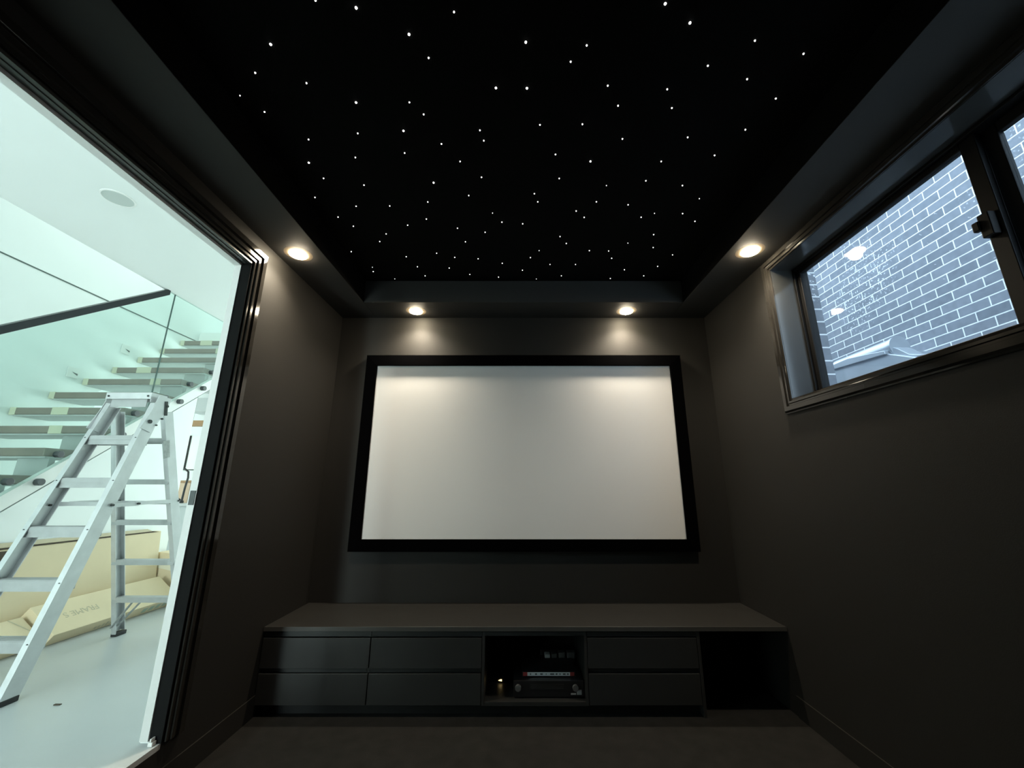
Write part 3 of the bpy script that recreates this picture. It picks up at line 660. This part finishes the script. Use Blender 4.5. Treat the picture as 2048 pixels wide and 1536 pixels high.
obj('base', MB().cyl((-5.63, 6.95, .91), (-5.63, 6.95, .95), .03, 20), 'plastic_black', tp)
obj('lever', MB().tube([(-5.63, 6.95, .935), (-5.72, 6.95, .99), (-5.78, 6.95, 1.09)], .02, 8), 'plastic_black', tp, smooth=True)
for x0_, x1_, z0_, z1_, mt, lab in ((-5.86, -5.66, .91, 1.24, 'peach', 'peach box standing left of the black kitchen tap'), (-5.60, -5.30, .91, 1.30, 'stone', 'pale box standing right of the black kitchen tap')):
    b = thing('storage_box', ((x0_ + x1_) / 2, 7.25, z0_), lab, 'box')
    obj('body', MB().box(x0_, x1_, 7.10, 7.40, z0_, z1_), mt, b, bevel=.004)
    obj('lid', MB().box(x0_ - .006, x1_ + .006, 7.094, 7.406, z1_ + .001, z1_ + .04), 'wood' if mt == 'peach' else 'peach', b, bevel=.003)
bx = thing('storage_box', (-5.62, 7.25, 1.36), 'peach box under the kitchen window, on top of the pale box', 'box')
obj('body', MB().box(-5.60, -5.34, 7.12, 7.38, 1.342, 1.45), 'peach', bx, bevel=.004)
pd = thing('pendant_lamp', (-5.69, 7.0, 2.25), 'oak block pendant lamp hanging by a thin cord in the kitchen', 'pendant lamp')
obj('shade', MB().box(-5.83, -5.30, 6.94, 7.06, 2.205, 2.30), 'wood', pd, bevel=.004)
obj('cord', MB().cyl((-5.76, 7.0, 2.30), (-5.76, 7.0, HZ), .006, 8), 'plastic_black', pd)
rh = thing('wall_cabinet', (-5.6, 7.3, 2.43), 'pale grey overhead cabinet on the kitchen wall behind the pendant', 'cabinet')
obj('body', MB().box(-6.05, -5.2, 7.15, 7.49, 2.50, 2.75), 'grey_cab', rh, bevel=.003)

# ------------------------------------------------------------------ light
wl = bpy.data.worlds.new('World'); SC.world = wl; wl.use_nodes = True
bg = wl.node_tree.nodes['Background']; bg.inputs['Color'].default_value = (.64, .82, 1.0, 1); bg.inputs['Strength'].default_value = 6.0

def area(name, loc, rot, sx, sy, e, col=(.82, 1.0, .95)):
    li = bpy.data.lights.new(name, 'AREA'); li.shape = 'RECTANGLE'; li.size = sx; li.size_y = sy; li.energy = e; li.color = col
    o = bpy.data.objects.new(name, li); C.objects.link(o); o.location = loc; o.rotation_euler = rot
    return o
area('assumed_entry_light', (-2.25, -3.08, 1.30), (math.radians(90), 0, math.radians(0)), .36, 2.0, 105)  # assumed source at an unseen, assumed opening in the hall end wall
area('stairwell_fill_light', (-3.5, 4.2, 5.15), (0, 0, 0), 1.2, 2.4, 43)  # added lamp below a solid ceiling; no skylight is built
area('front_fill_light', (-3.3, -3.05, 1.30), (math.radians(90), 0, 0), 1.2, 2.0, 45)  # added fill light; the wall behind it has no window
area('kitchen_fill_light', (-8.9, 5.3, 1.5), (0, math.radians(-90), 0), 2.0, 3.0, 110)  # added lamp inside the closed kitchen wall, in place of assumed daylight
area('living_fill_light', (-2.4, 7.40, 1.5), (math.radians(-90), 0, 0), 1.7, 2.2, 125)  # added lamp brightening the far end; the wall here is windowless

# ------------------------------------------------------------------ camera
cam = bpy.data.cameras.new('Camera'); co = bpy.data.objects.new('Camera', cam); C.objects.link(co)
cam.sensor_fit = 'HORIZONTAL'; cam.sensor_width = 36.0; cam.lens = 36.0 * 800 / 2048; cam.shift_x = -14 / 2048
cam.clip_start = .02
co.location = (0, 0, 1.145); co.rotation_euler = (math.radians(90) + math.atan(209 / 800), 0, 0)
SC.camera = co
SC.view_settings.view_transform = 'Standard'; SC.view_settings.look = 'None'
SC.view_settings.gamma = 1; SC.view_settings.use_curve_mapping = False
SC.view_settings.exposure = 0.0
SC.cycles.max_bounces = 10; SC.cycles.transparent_max_bounces = 16; SC.cycles.diffuse_bounces = 5
SC.cycles.use_denoising = True; SC.cycles.sample_clamp_indirect = 6.0
